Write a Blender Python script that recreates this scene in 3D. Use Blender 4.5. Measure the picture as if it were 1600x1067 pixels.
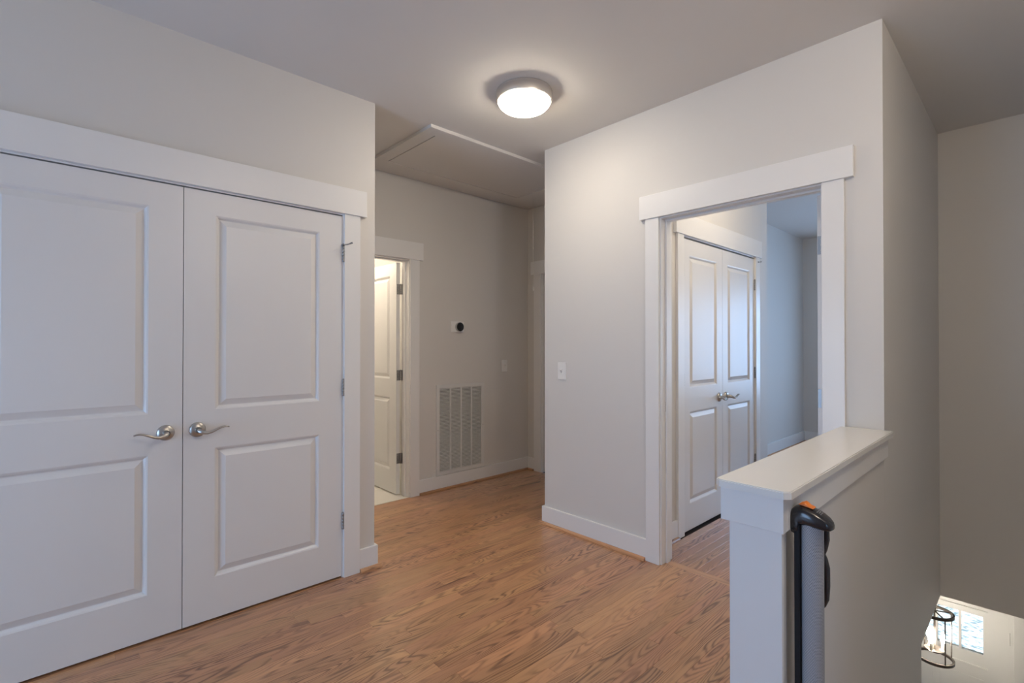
import bpy, bmesh, math, random
from mathutils import Vector, Matrix

# ------------------------------------------------------------------ camera, world, exposure
scene = bpy.context.scene
COL = scene.collection
for o in list(bpy.data.objects):
    bpy.data.objects.remove(o)

FPX = 772.0
YAW, PITCH = math.radians(46.83), math.radians(0.38)
cam_d = bpy.data.cameras.new('camera')
cam_d.sensor_width = 36.0
cam_d.lens = FPX / 1600.0 * 36.0
cam_d.clip_start = 0.05
cam = bpy.data.objects.new('camera', cam_d)
COL.objects.link(cam)
cam.location = (0, 0, 1.308)
fwd = Vector((math.cos(YAW) * math.cos(PITCH), math.sin(YAW) * math.cos(PITCH), math.sin(PITCH)))
cam.rotation_euler = fwd.to_track_quat('-Z', 'Y').to_euler()
scene.camera = cam

scene.view_settings.view_transform = 'Standard'
scene.view_settings.look = 'None'
scene.view_settings.gamma = 1.0
scene.view_settings.use_curve_mapping = False
scene.view_settings.exposure = 0.46

SKY = 7.0
LAMP = 34.0
world = bpy.data.worlds.new('sky')
scene.world = world
world.use_nodes = True
bgn = world.node_tree.nodes['Background']
bgn.inputs['Color'].default_value = (0.43, 0.655, 1.0, 1)
bgn.inputs['Strength'].default_value = SKY
scene.cycles.max_bounces = 10
scene.cycles.diffuse_bounces = 6
scene.cycles.sample_clamp_indirect = 8.0


def portal(loc, direction, sx, sy):
    d = bpy.data.lights.new('window_portal', 'AREA')
    d.shape = 'RECTANGLE'
    d.size, d.size_y = sx, sy
    d.cycles.is_portal = True
    o = bpy.data.objects.new('window_portal', d)
    COL.objects.link(o)
    o.location = loc
    o.rotation_euler = Vector(direction).to_track_quat('-Z', 'Y').to_euler()
    return o


def point_lamp(name, loc, power, color, radius=0.12):
    d = bpy.data.lights.new(name, 'POINT')
    d.energy = power
    d.color = color
    d.shadow_soft_size = radius
    o = bpy.data.objects.new(name, d)
    COL.objects.link(o)
    o.location = loc
    return o


# ------------------------------------------------------------------ materials
MAT = {}


def mat(name, color, rough=0.5, metal=0.0, bump=None, vary=0.0, vary_scale=3.0, coat=0.0, emit=None, spec=None):
    m = bpy.data.materials.new(name)
    m.use_nodes = True
    nt = m.node_tree
    b = nt.nodes['Principled BSDF']
    b.inputs['Roughness'].default_value = rough
    b.inputs['Metallic'].default_value = metal
    if spec is not None:
        b.inputs['Specular IOR Level'].default_value = spec
    if coat:
        b.inputs['Coat Weight'].default_value = coat
        b.inputs['Coat Roughness'].default_value = 0.15
    b.inputs['Base Color'].default_value = (*color, 1)
    geo = nt.nodes.new('ShaderNodeNewGeometry')
    if vary:
        n = nt.nodes.new('ShaderNodeTexNoise')
        n.inputs['Scale'].default_value = vary_scale
        n.inputs['Detail'].default_value = 3
        nt.links.new(geo.outputs['Position'], n.inputs['Vector'])
        mx = nt.nodes.new('ShaderNodeMix')
        mx.data_type = 'RGBA'
        nt.links.new(n.outputs['Fac'], mx.inputs['Factor'])
        mx.inputs[6].default_value = (*[c * (1 - vary) for c in color], 1)
        mx.inputs[7].default_value = (*[min(1, c * (1 + vary)) for c in color], 1)
        nt.links.new(mx.outputs[2], b.inputs['Base Color'])
    if bump:
        scale, strength = bump
        n = nt.nodes.new('ShaderNodeTexNoise')
        n.inputs['Scale'].default_value = scale
        n.inputs['Detail'].default_value = 4
        nt.links.new(geo.outputs['Position'], n.inputs['Vector'])
        bp = nt.nodes.new('ShaderNodeBump')
        bp.inputs['Strength'].default_value = strength
        bp.inputs['Distance'].default_value = 0.002
        nt.links.new(n.outputs['Fac'], bp.inputs['Height'])
        nt.links.new(bp.outputs['Normal'], b.inputs['Normal'])
    if emit:
        b.inputs['Emission Color'].default_value = (*emit[0], 1)
        b.inputs['Emission Strength'].default_value = emit[1]
    MAT[name] = m
    return m


mat('wall_paint', (0.68, 0.665, 0.64), 0.62, bump=(260, 0.05), vary=0.012, vary_scale=1.5)
mat('ceiling_paint', (0.70, 0.685, 0.665), 0.85, bump=(200, 0.06), vary=0.012)
mat('trim_white', (0.80, 0.80, 0.795), 0.32, vary=0.01)
mat('door_white', (0.76, 0.76, 0.76), 0.36, bump=(500, 0.02), vary=0.01)
mat('cap_white', (0.74, 0.735, 0.71), 0.24, vary=0.015)
mat('nickel', (0.52, 0.50, 0.47), 0.36, 1.0)
mat('rim_nickel', (0.78, 0.74, 0.69), 0.36, 1.0)
mat('hinge_metal', (0.36, 0.36, 0.36), 0.42, 1.0)
mat('black_plastic', (0.018, 0.018, 0.022), 0.22, coat=0.3)
mat('black_rail', (0.010, 0.010, 0.012), 0.6, spec=0.3)
mat('orange_plastic', (0.85, 0.23, 0.03), 0.35)
mat('print_grey', (0.22, 0.22, 0.23), 0.5)
mat('plate_white', (0.80, 0.80, 0.79), 0.3)
mat('dark_gap', (0.03, 0.028, 0.025), 0.9)
mat('vent_white', (0.70, 0.70, 0.69), 0.4)
mat('bronze', (0.10, 0.085, 0.075), 0.45, 0.6)
mat('candle_white', (0.8, 0.76, 0.68), 0.5)
mat('thermo_face', (0.012, 0.014, 0.016), 0.12, coat=0.5)
mat('thermo_ring', (0.55, 0.55, 0.55), 0.25, 1.0)
mat('subfloor', (0.05, 0.03, 0.02), 0.8)
mat('grout', (0.6, 0.59, 0.56), 0.8)
mat('tile', (0.74, 0.72, 0.67), 0.2, vary=0.02)
mat('cord', (0.75, 0.74, 0.70), 0.7)
mat('lamp_glass', (0.9, 0.9, 0.88), 0.25, emit=((1.0, 0.87, 0.70), LAMP))
mat('bulb', (1, 0.9, 0.75), 0.3, emit=((1.0, 0.90, 0.75), 190.0))


def wood(name, axis, c_light, c_dark, rough=0.3, use_seed=True):
    m = bpy.data.materials.new(name)
    m.use_nodes = True
    nt = m.node_tree
    N, L = nt.nodes, nt.links
    b = N['Principled BSDF']
    geo = N.new('ShaderNodeNewGeometry')
    at = N.new('ShaderNodeAttribute')
    at.attribute_name = 'seed'
    off = N.new('ShaderNodeVectorMath'); off.operation = 'SCALE'
    off.inputs[0].default_value = (37.1, 91.7, 13.3)
    L.new(at.outputs['Fac'], off.inputs['Scale'])
    add = N.new('ShaderNodeVectorMath'); add.operation = 'ADD'
    L.new(geo.outputs['Position'], add.inputs[0])
    L.new(off.outputs[0], add.inputs[1])

    def noise(sx, sy, detail, distort=0.0, rough_=0.5):
        mp = N.new('ShaderNodeMapping')
        mp.inputs['Scale'].default_value = (sx, sy, sy) if axis == 0 else (sy, sx, sy)
        L.new(add.outputs[0], mp.inputs['Vector'])
        n = N.new('ShaderNodeTexNoise')
        n.inputs['Scale'].default_value = 1.0
        n.inputs['Detail'].default_value = detail
        n.inputs['Roughness'].default_value = rough_
        n.inputs['Distortion'].default_value = distort
        L.new(mp.outputs[0], n.inputs['Vector'])
        return n.outputs['Fac']

    def math_(op, a, bb):
        n = N.new('ShaderNodeMath'); n.operation = op
        for i, v in enumerate((a, bb)):
            if v is None:
                continue
            if isinstance(v, (int, float)):
                n.inputs[i].default_value = v
            else:
                L.new(v, n.inputs[i])
        return n.outputs[0]

    big = noise(1.25, 10.0, 1.5, 0.15, 0.4)
    jag = noise(9.0, 160.0, 2.0)
    phase = math_('MULTIPLY', math_('ADD', big, math_('MULTIPLY', jag, 0.013)), 138.0)
    ring = math_('SINE', phase, None)
    ring = math_('MULTIPLY_ADD', ring, 0.5)
    N[-1].inputs[2].default_value = 0.5
    ring = math_('POWER', ring, 2.0)
    patch = noise(1.6, 10.0, 1.0)
    pr = N.new('ShaderNodeMapRange')
    pr.inputs['From Min'].default_value = 0.36
    pr.inputs['From Max'].default_value = 0.66
    pr.inputs['To Min'].default_value = 0.22
    L.new(patch, pr.inputs['Value'])
    ring = math_('MULTIPLY', ring, pr.outputs[0])
    fine = noise(7.0, 420.0, 2.0, 0.0, 0.6)
    fr = N.new('ShaderNodeMapRange')
    fr.inputs['From Min'].default_value = 0.45
    fr.inputs['From Max'].default_value = 0.75
    L.new(fine, fr.inputs['Value'])
    mottle = noise(1.2, 7.0, 2.0)
    # tone per plank
    wn = N.new('ShaderNodeTexWhiteNoise'); wn.noise_dimensions = '1D'
    L.new(at.outputs['Fac'], wn.inputs['W'])
    tone = N.new('ShaderNodeMapRange')
    tone.inputs['To Min'].default_value = 0.84
    tone.inputs['To Max'].default_value = 1.13
    L.new(wn.outputs['Value'], tone.inputs['Value'])
    g = math_('ADD', math_('MULTIPLY', ring, 0.84), math_('MULTIPLY', fr.outputs[0], 0.26))
    g = math_('ADD', g, math_('MULTIPLY', math_('SUBTRACT', mottle, 0.5), 0.6))
    mx = N.new('ShaderNodeMix'); mx.data_type = 'RGBA'; mx.clamp_factor = True
    L.new(g, mx.inputs['Factor'])
    mx.inputs[6].default_value = (*c_light, 1)
    mx.inputs[7].default_value = (*c_dark, 1)
    hs = N.new('ShaderNodeHueSaturation')
    hue = N.new('ShaderNodeMapRange')
    hue.inputs['To Min'].default_value = 0.493
    hue.inputs['To Max'].default_value = 0.507
    L.new(wn.outputs['Color'], hue.inputs['Value'])
    L.new(hue.outputs[0], hs.inputs['Hue'])
    L.new(tone.outputs[0], hs.inputs['Value'])
    L.new(mx.outputs[2], hs.inputs['Color'])
    L.new(hs.outputs[0], b.inputs['Base Color'])
    b.inputs['Roughness'].default_value = rough
    b.inputs['Coat Weight'].default_value = 0.6
    b.inputs['Coat Roughness'].default_value = 0.22
    bp = N.new('ShaderNodeBump')
    bp.inputs['Strength'].default_value = 0.06
    bp.inputs['Distance'].default_value = 0.001
    L.new(g, bp.inputs['Height'])
    L.new(bp.outputs['Normal'], b.inputs['Normal'])
    MAT[name] = m
    return m


OAK_L, OAK_D = (0.53, 0.278, 0.138), (0.155, 0.066, 0.030)
wood('oak_x', 0, OAK_L, OAK_D)
wood('oak_y', 1, OAK_L, OAK_D)


def mesh_fabric():
    m = mat('gate_mesh', (0.20, 0.21, 0.235), 0.55)
    nt = m.node_tree; N, L = nt.nodes, nt.links
    b = N['Principled BSDF']
    tc = N.new('ShaderNodeUVMap'); tc.uv_map = 'UVMap'
    ck = N.new('ShaderNodeTexBrick')
    ck.offset = 0.5
    ck.inputs['Scale'].default_value = 1.0
    ck.inputs['Brick Width'].default_value = 0.0045
    ck.inputs['Row Height'].default_value = 0.0036
    ck.inputs['Mortar Size'].default_value = 0.0009
    ck.inputs['Mortar Smooth'].default_value = 0.5
    ck.inputs['Color1'].default_value = (0.17, 0.18, 0.20, 1)
    ck.inputs['Color2'].default_value = (0.17, 0.18, 0.20, 1)
    ck.inputs['Mortar'].default_value = (0.42, 0.435, 0.47, 1)
    L.new(tc.outputs['UV'], ck.inputs['Vector'])
    L.new(ck.outputs['Color'], b.inputs['Base Color'])


mesh_fabric()


def glass_pane(name, streaks):
    m = bpy.data.materials.new(name)
    m.use_nodes = True
    nt = m.node_tree; N, L = nt.nodes, nt.links
    out = N['Material Output']
    N.remove(N['Principled BSDF'])
    tr = N.new('ShaderNodeBsdfTransparent')
    gl = N.new('ShaderNodeBsdfGlossy')
    gl.inputs['Roughness'].default_value = 0.05
    mx = N.new('ShaderNodeMixShader'); mx.inputs[0].default_value = 0.08
    L.new(tr.outputs[0], mx.inputs[1]); L.new(gl.outputs[0], mx.inputs[2])
    L.new(mx.outputs[0], out.inputs['Surface'])
    tr.inputs['Color'].default_value = (0.98, 0.99, 1, 1)
    if streaks:
        geo = N.new('ShaderNodeNewGeometry')
        mp = N.new('ShaderNodeMapping')
        mp.inputs['Rotation'].default_value = (math.radians(-14), 0, 0)
        mp.inputs['Scale'].default_value = (1, 22, 110)
        L.new(geo.outputs['Position'], mp.inputs['Vector'])
        n = N.new('ShaderNodeTexNoise'); n.inputs['Scale'].default_value = 1.0
        n.inputs['Detail'].default_value = 3; n.inputs['Distortion'].default_value = 0.6
        L.new(mp.outputs[0], n.inputs['Vector'])
        cr = N.new('ShaderNodeValToRGB')
        e = cr.color_ramp.elements
        e[0].position, e[0].color = 0.36, (0.30, 0.31, 0.28, 1)
        e[1].position, e[1].color = 0.64, (0.72, 0.62, 0.51, 1)
        x = cr.color_ramp.elements.new(0.46); x.color = (0.53, 0.48, 0.405, 1)
        L.new(n.outputs['Fac'], cr.inputs['Fac'])
        L.new(cr.outputs[0], tr.inputs['Color'])
    MAT[name] = m


glass_pane('clear_glass', False)
glass_pane('rippled_glass', True)


# ------------------------------------------------------------------ mesh helpers
def new_bm():
    return bmesh.new()


def bx(bm, x0, x1, y0, y1, z0, z1, bevel=0.0):
    x0, x1 = min(x0, x1), max(x0, x1)
    y0, y1 = min(y0, y1), max(y0, y1)
    z0, z1 = min(z0, z1), max(z0, z1)
    vs = [bm.verts.new((x, y, z)) for z in (z0, z1) for y in (y0, y1) for x in (x0, x1)]
    fs = [bm.faces.new([vs[i] for i in q]) for q in
          ((0, 2, 3, 1), (4, 5, 7, 6), (0, 1, 5, 4), (2, 6, 7, 3), (0, 4, 6, 2), (1, 3, 7, 5))]
    if bevel:
        es = list({e for f in fs for e in f.edges})
        bmesh.ops.bevel(bm, geom=es, offset=bevel, segments=2, affect='EDGES', profile=0.6)
    return vs


def box(*a, bevel=0.0):
    bm = new_bm()
    bx(bm, *a, bevel=bevel)
    return bm


def lathe(bm, profile, centre=(0, 0, 0), axis='Z', seg=32, cap=False):
    c = Vector(centre)
    rings = []
    for r, h in profile:
        ring = []
        for k in range(seg):
            a = 2 * math.pi * k / seg
            p = {'Z': (r * math.cos(a), r * math.sin(a), h),
                 'Y': (r * math.cos(a), h, r * math.sin(a)),
                 'X': (h, r * math.cos(a), r * math.sin(a))}[axis]
            ring.append(bm.verts.new(c + Vector(p)))
        rings.append(ring)
    for a, b_ in zip(rings, rings[1:]):
        for k in range(seg):
            bm.faces.new((a[k], a[(k + 1) % seg], b_[(k + 1) % seg], b_[k]))
    if cap:
        bm.faces.new(rings[0]); bm.faces.new(rings[-1])
    return rings


def sweep(bm, pts, sizes, seg=10, up=(0, 0, 1)):
    """tube of elliptical section (a along side, b along up) through pts"""
    rings = []
    n = len(pts)
    P = [Vector(p) for p in pts]
    for i in range(n):
        t = (P[min(i + 1, n - 1)] - P[max(i - 1, 0)]).normalized()
        u = Vector(up)
        s = t.cross(u)
        if s.length < 1e-4:
            s = t.cross(Vector((1, 0, 0)))
        s.normalize()
        u = s.cross(t).normalized()
        a, b_ = sizes[i] if isinstance(sizes[i], (tuple, list)) else (sizes[i], sizes[i])
        rings.append([bm.verts.new(P[i] + s * a * math.cos(2 * math.pi * k / seg) + u * b_ * math.sin(2 * math.pi * k / seg)) for k in range(seg)])
    for a, b_ in zip(rings, rings[1:]):
        for k in range(seg):
            bm.faces.new((a[k], a[(k + 1) % seg], b_[(k + 1) % seg], b_[k]))
    bm.faces.new(rings[0]); bm.faces.new(rings[-1])


def obj(name, bm, material, parent=None, smooth=False, origin=None):
    """one mesh object from a bmesh in its parent's local space; origin moves the object's own origin"""
    bmesh.ops.recalc_face_normals(bm, faces=bm.faces)
    if origin is not None:
        bmesh.ops.translate(bm, verts=bm.verts, vec=-Vector(origin))
    me = bpy.data.meshes.new(name)
    bm.to_mesh(me); bm.free()
    me.materials.append(MAT[material])
    if smooth:
        for p in me.polygons:
            p.use_smooth = True
        me.set_sharp_from_angle(angle=math.radians(38))
    o = bpy.data.objects.new(name, me)
    COL.objects.link(o)
    if origin is not None:
        o.location = origin
    if parent is not None:
        o.parent = parent
    return o


def wobj(name, bm, material, parent, smooth=False):
    """part given in world space under an un-rotated root"""
    bmesh.ops.translate(bm, verts=bm.verts, vec=-parent.location)
    return obj(name, bm, material, parent, smooth)


def tag(o, label, cat, group=None, kind=None):
    o['label'] = label
    o['category'] = cat
    if group:
        o['group'] = group
    if kind:
        o['kind'] = kind
    return o


def root(name, loc, label, cat, group=None, kind=None, rotz=0.0):
    o = bpy.data.objects.new(name, None)
    o.empty_display_size = 0.1
    COL.objects.link(o)
    o.location = loc
    o.rotation_euler = (0, 0, rotz)
    return tag(o, label, cat, group, kind)


def struct(name, bm, material, label, cat, smooth=False):
    c = [0, 0, 0]
    bb = [[min(v.co[i] for v in bm.verts), max(v.co[i] for v in bm.verts)] for i in range(3)]
    c = ((bb[0][0] + bb[0][1]) / 2, (bb[1][0] + bb[1][1]) / 2, bb[2][0])
    return tag(obj(name, bm, material, None, smooth, origin=c), label, cat, kind='structure')


# ------------------------------------------------------------------ dimensions
CEIL = 2.74
YC = 2.690        # closet wall face (faces -Y)
YT = 3.700        # thermostat wall face
XR = 2.662        # right wall face (faces -X)
XE = 3.700        # alcove end wall face
YS = 0.463        # stair side wall face (faces -Y)
XB = 4.400        # stairwell end wall face
YA = 2.485        # alcove side, end of right wall
XCC = 1.408       # closet corner
YBC = 1.680       # bedroom closet wall face
XBC = 4.740       # end of bedroom closet wall
YBB = 2.190       # bedroom far side wall
XBF = 7.480       # bedroom far end wall
XH, YH = -2.60, -0.62   # hall back wall, stair other wall
YL, XL = -3.0, 1.30     # open loft behind the viewer
FL = -2.82        # foyer floor
FC = -0.385       # foyer ceiling / underside of upper floor
XD = 5.55         # front door wall
RO = .0205        # door rough opening beyond the jamb faces

# ------------------------------------------------------------------ room shell
bm = new_bm()
bx(bm, XH - .12, XBF + .12, YL - .12, 5.0, CEIL, CEIL + .1)
struct('ceiling', bm, 'ceiling_paint', 'smooth pale grey painted ceiling over hall and stairwell', 'ceiling')

# closet wall with its wide opening
OL, OR, OT = -0.315, 1.208, 2.040
bm = new_bm()
bx(bm, XH, OL - RO, YC, YC + .12, 0, CEIL)
bx(bm, OR + RO, XCC, YC, YC + .12, 0, CEIL)
bx(bm, OL - RO, OR + RO, YC, YC + .12, OT + RO, CEIL)
bx(bm, XCC - .12, XCC, YC + .12, YT + .12, 0, CEIL)       # return of the wall into the alcove
struct('wall_left', bm, 'wall_paint', 'pale grey wall around the double closet doors', 'wall')
bm = new_bm()
bx(bm, XH, XCC - .12, YT, YT + .12, 0, CEIL)
struct('wall_closet', bm, 'wall_paint', 'wall at the back inside the double closet', 'wall')

# thermostat wall
BL, BR, BT = 1.52, 2.256, 2.035
bm = new_bm()
bx(bm, XCC, BL - RO, YT, YT + .115, 0, CEIL)
bx(bm, BR + RO, XE + .12, YT, YT + .115, 0, CEIL)
bx(bm, BL - RO, BR + RO, YT, YT + .115, BT + RO, CEIL)
struct('wall_back', bm, 'wall_paint', 'grey wall carrying the thermostat and the return air grille', 'wall')

# alcove end wall with a door
ED0, ED1, ET = 2.70, 3.488, 2.03
bm = new_bm()
bx(bm, XE, XE + .12, ED1 + RO, YT, 0, CEIL)
bx(bm, XE, XE + .12, YA - .12, ED0 - RO, 0, CEIL)
bx(bm, XE, XE + .12, ED0 - RO, ED1 + RO, ET + RO, CEIL)
struct('wall_alcove_end', bm, 'wall_paint', 'shaded grey wall closing the alcove beside the pull cord', 'wall')
bm = new_bm()
bx(bm, XE + .12, XE + .2, YA - .12, YT + .115, 0, CEIL)  # slab added behind the closed door to keep sky light from leaking in
bx(bm, XR + .12, XE, YA - .12, YA, 0, CEIL)
struct('wall_alcove_side_and_block', bm, 'wall_paint', 'alcove side wall behind the right wall, plus an added light block behind the end door', 'wall')

# right wall with bedroom door
RD0, RD1, RT = 0.702, 1.538, 2.062
bm = new_bm()
bx(bm, XR, XR + .12, YS, RD0 - RO, 0, CEIL)
bx(bm, XR, XR + .12, RD1 + RO, YA, 0, CEIL)
bx(bm, XR, XR + .12, RD0 - RO, RD1 + RO, RT + RO, CEIL)
struct('wall_right', bm, 'wall_paint', 'pale grey wall with the open bedroom doorway', 'wall')

# stair side wall: above the bedroom floor, and below beside the stairs
XV = 3.61
bm = new_bm()
bx(bm, XR + .12, XB, YS, YS + .12, FC, CEIL)
bx(bm, 1.39, XR + .12, YS, YS + .12, FC, 0)
bx(bm, 1.39, XV, YS, YS + .12, FL, FC)
struct('wall_stair', bm, 'wall_paint', 'shaded grey wall running down beside the stairs', 'wall')
bm = new_bm()
bx(bm, XB, XB + .12, YH, YS + .12, FC, CEIL)
struct('wall_stair_end', bm, 'wall_paint', 'dark grey wall across the far end of the stairwell', 'wall')
bm = new_bm()
bx(bm, XL, XB + .12, YH - .12, YH, FL, CEIL)
bx(bm, XL, XL + .12, YL, YH - .12, FL, CEIL)
struct('wall_stair_outer', bm, 'wall_paint', 'outer wall of hall and stairs', 'wall')

# hall end wall behind the camera, with a window
HW = (1.02, 2.56, 0.15, 1.78)
bm = new_bm()
x0, x1 = XH - .12, XH
bx(bm, x0, x1, YL, HW[0], 0, CEIL); bx(bm, x0, x1, HW[1], YT + .12, 0, CEIL)
bx(bm, x0, x1, HW[0], HW[1], 0, HW[2]); bx(bm, x0, x1, HW[0], HW[1], HW[3], CEIL)
struct('wall_front', bm, 'wall_paint', 'hall wall holding the window behind the viewer', 'wall')
portal((XH - .06, (HW[0] + HW[1]) / 2, (HW[2] + HW[3]) / 2), (1, 0, 0), HW[1] - HW[0], HW[3] - HW[2])

LW2 = (-.7, .1, .45, 1.45)
bm = new_bm()
y0, y1 = YL - .12, YL
bx(bm, XH, LW2[0], y0, y1, 0, CEIL); bx(bm, LW2[1], XL + .12, y0, y1, 0, CEIL)
bx(bm, LW2[0], LW2[1], y0, y1, 0, LW2[2]); bx(bm, LW2[0], LW2[1], y0, y1, LW2[3], CEIL)
struct('wall_loft', bm, 'wall_paint', 'loft wall with a window out of view', 'wall')
portal(((LW2[0] + LW2[1]) / 2, YL - .06, (LW2[2] + LW2[3]) / 2), (0, 1, 0), LW2[1] - LW2[0], LW2[3] - LW2[2])

# bedroom
bm = new_bm()
BCL, BCR, BCT = 3.187, 4.435, 2.058
bx(bm, XR + .12, BCL - RO, YBC, YBC + .1, 0, CEIL); bx(bm, BCR + RO, XBC, YBC, YBC + .1, 0, CEIL)
bx(bm, BCL - RO, BCR + RO, YBC, YBC + .1, BCT + RO, CEIL)
bx(bm, XBC - .1, XBC, YBC + .1, YBB, 0, CEIL)
struct('wall_bedroom_closet', bm, 'wall_paint', 'bedroom wall around the small closet doors', 'wall')
bm = new_bm()
bx(bm, XR + .12, XBF, YBB, YBB + .1, 0, CEIL)
struct('wall_bedroom_side', bm, 'wall_paint', 'blue-lit bedroom side wall beyond the closet', 'wall')
BW = (-.95, .95, 0.6, 2.1)
bm = new_bm()
x0, x1 = XBF, XBF + .12
bx(bm, x0, x1, YH - 1.4, BW[0], 0, CEIL); bx(bm, x0, x1, BW[1], YBB + .1, 0, CEIL)
bx(bm, x0, x1, BW[0], BW[1], 0, BW[2]); bx(bm, x0, x1, BW[0], BW[1], BW[3], CEIL)
struct('wall_bedroom_end', bm, 'wall_paint', 'blue-lit far end wall of the bedroom', 'wall')
portal((XBF + .06, (BW[0] + BW[1]) / 2, (BW[2] + BW[3]) / 2), (-1, 0, 0), BW[1] - BW[0], BW[3] - BW[2])
bm = new_bm()
bx(bm, XB + .12, XBF, YH - 1.5, YH - 1.4, 0, CEIL)
bx(bm, XB + .02, XB + .12, YH - 1.4, YH - .12, 0, CEIL)
struct('wall_bedroom_outer', bm, 'wall_paint', 'bedroom wall out of view', 'wall')

# bathroom shell
bm = new_bm()
bx(bm, 1.29, 1.41, YT + .12, 4.9, 0, CEIL)
bx(bm, 1.29, 3.2, 4.9, 5.0, 0, CEIL)
bx(bm, 3.1, 3.2, YT + .12, 4.9, 0, CEIL)
struct('wall_bathroom', bm, 'wall_paint', 'warm lit wall inside the bathroom', 'wall')

# foyer shell
bm = new_bm()
SL0, SL1 = -0.24, 0.062        # side light opening
FD0, FD1, FDT = 0.165, 1.085, FL + 2.05
bx(bm, XD, XD + .14, YH, SL0, FL, FC); bx(bm, XD, XD + .14, FD1, 2.2, FL, FC)
bx(bm, XD, XD + .14, SL0, FD1, FDT, FC); bx(bm, XD, XD + .14, SL0, SL1, FL, FL + .25)
struct('wall_foyer_front', bm, 'trim_white', 'white wall around the front door downstairs', 'wall')
bm = new_bm()
bx(bm, XV, XD, 2.1, 2.2, FL, FC); bx(bm, XV - .12, XV, YS + .12, 2.2, FL, FC)
bx(bm, XB + .12, XD, YH - .12, YH, FL, FC)
struct('wall_foyer_side', bm, 'wall_paint', 'foyer side wall downstairs', 'wall')
bm = new_bm()
bx(bm, XV - .3, XD + .14, YH - .12, 2.2, FL - .1, FL)
struct('floor_foyer', bm, 'tile', 'pale foyer floor at the foot of the stairs', 'floor')

# ------------------------------------------------------------------ floor: subfloor slabs and oak planks
bm = new_bm()
PT = 0.018
bx(bm, XH, XR + .12, YS + .12, 5.0, FC + .001, -PT)
bx(bm, XH, 1.385, YH, YS + .12, FC + .001, -PT)
bx(bm, XH, XL, YL, YH, FC + .001, -PT)
bx(bm, XR + .12, XBF, YS + .12, YBB + .1, FC + .001, -PT)
bx(bm, XB + .06, XBF, YH - 1.4, YS + .12, FC + .001, -PT)
bx(bm, XR + .12, XE + .12, YBB + .1, 5.0, FC + .001, -PT)
floor = struct('floor', bm, 'subfloor', 'stained oak strip floor of the upstairs hall and bedroom', 'floor')
rnd = random.Random(11)
BWD = 0.057


def plank_into(bm, x0, x1, y0, y1, seed, chamfer=0.0007):
    lay = bm.faces.layers.float.get('seed') or bm.faces.layers.float.new('seed')
    c, g = chamfer, 0.0002
    a = [(x0 + g, y0 + g), (x1 - g, y0 + g), (x1 - g, y1 - g), (x0 + g, y1 - g)]
    t = [(x0 + g + c, y0 + g + c), (x1 - g - c, y0 + g + c), (x1 - g - c, y1 - g - c), (x0 + g + c, y1 - g - c)]
    v0 = [bm.verts.new((*p, -PT)) for p in a]
    v1 = [bm.verts.new((*p, -c)) for p in a]
    v2 = [bm.verts.new((*p, 0)) for p in t]
    fs = [bm.faces.new(v2), bm.faces.new(v0[::-1])]
    for lo, hi in ((v0, v1), (v1, v2)):
        for k in range(4):
            fs.append(bm.faces.new((lo[k], lo[(k + 1) % 4], hi[(k + 1) % 4], hi[k])))
    for f in fs:
        f[lay] = seed


def seeded(o):
    return o


rest = new_bm()
n_single = 0


def add_plank(x0, x1, y0, y1, single, material='oak_x'):
    global n_single
    seed = rnd.random() * 10
    if single:
        n_single += 1
        b = new_bm()
        plank_into(b, x0, x1, y0, y1, seed)
        c = Vector(((x0 + x1) / 2, (y0 + y1) / 2, -PT))
        bmesh.ops.translate(b, verts=b.verts, vec=-floor.location)
        o = obj('plank', b, material, floor, origin=c - floor.location)
    else:
        plank_into(rest, x0, x1, y0, y1, seed)


THR0, THR1 = 2.700, 2.757      # threshold board under the bedroom door
nrow = int((YT - 0.0) / BWD) + 1
for r in range(-53, nrow):
    y0, y1 = r * BWD, min((r + 1) * BWD, YT - .002)
    ym = (y0 + y1) / 2
    spans = []
    if ym < YH:
        spans.append((XH, XL))
    elif ym < YS - .01:
        spans.append((XH, 1.36))
    elif ym < YS + .13:
        spans.append((XH, 1.39))
    elif ym < YA:
        spans.append((XH, THR0 if RD0 < ym < RD1 else XR + .01))
    elif ym < YC + .1:
        spans.append((XH, XE if ym > YA else XR))
    else:
        spans.append((XCC, XE))
    # hall visible from: line through the frame's lower edge
    xvis = 1.35 - (ym - 0.62) * 0.70
    for s0, s1 in spans:
        x = s1
        first = rnd.uniform(.25, 1.1)
        while x > s0 + .01:
            ln = first or rnd.choice((.42, .55, .68, .8, .95, 1.1, 1.3))
            first = None
            xa = max(s0, x - ln)
            if xa - s0 < .12:
                xa = s0
            add_plank(xa, x, y0, y1, single=(ym > .62 and x > xvis))
            x = xa
add_plank_y = new_bm()
lay = add_plank_y.faces.layers.float.new('seed')
plank_into(add_plank_y, THR0, THR1, RD0 - .02, RD1 + .02, 3.3)
bmesh.ops.translate(add_plank_y, verts=add_plank_y.verts, vec=-floor.location)
obj('plank', add_plank_y, 'oak_y', floor)
for r in range(10, 39):
    y0, y1 = r * BWD, (r + 1) * BWD
    ym = (y0 + y1) / 2
    if ym < YS + .12 or ym > YBB:
        continue
    s0, s1 = (THR1 if RD0 - .02 < ym < RD1 + .02 else XR + .12), XBF
    if ym > YBC:
        s0 = XBC - .1
    x = s0
    while x < s1 - .01:
        xa = min(s1, x + rnd.uniform(.5, 1.3))
        if s1 - xa < .15:
            xa = s1
        vis = (x < 4.3 and 0.8 < ym < YBC and x < (ym / 0.35) and xa > ym * 1.85)
        add_plank(x, xa, y0, y1, single=vis)
        x = xa
for r in range(-36, 10):
    y0, y1 = r * BWD, (r + 1) * BWD
    x = XB + .12
    while x < XBF - .01:
        xa = min(XBF, x + rnd.uniform(.5, 1.3))
        plank_into(rest, x, xa, y0, y1, rnd.random() * 10)
        x = xa
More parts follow.
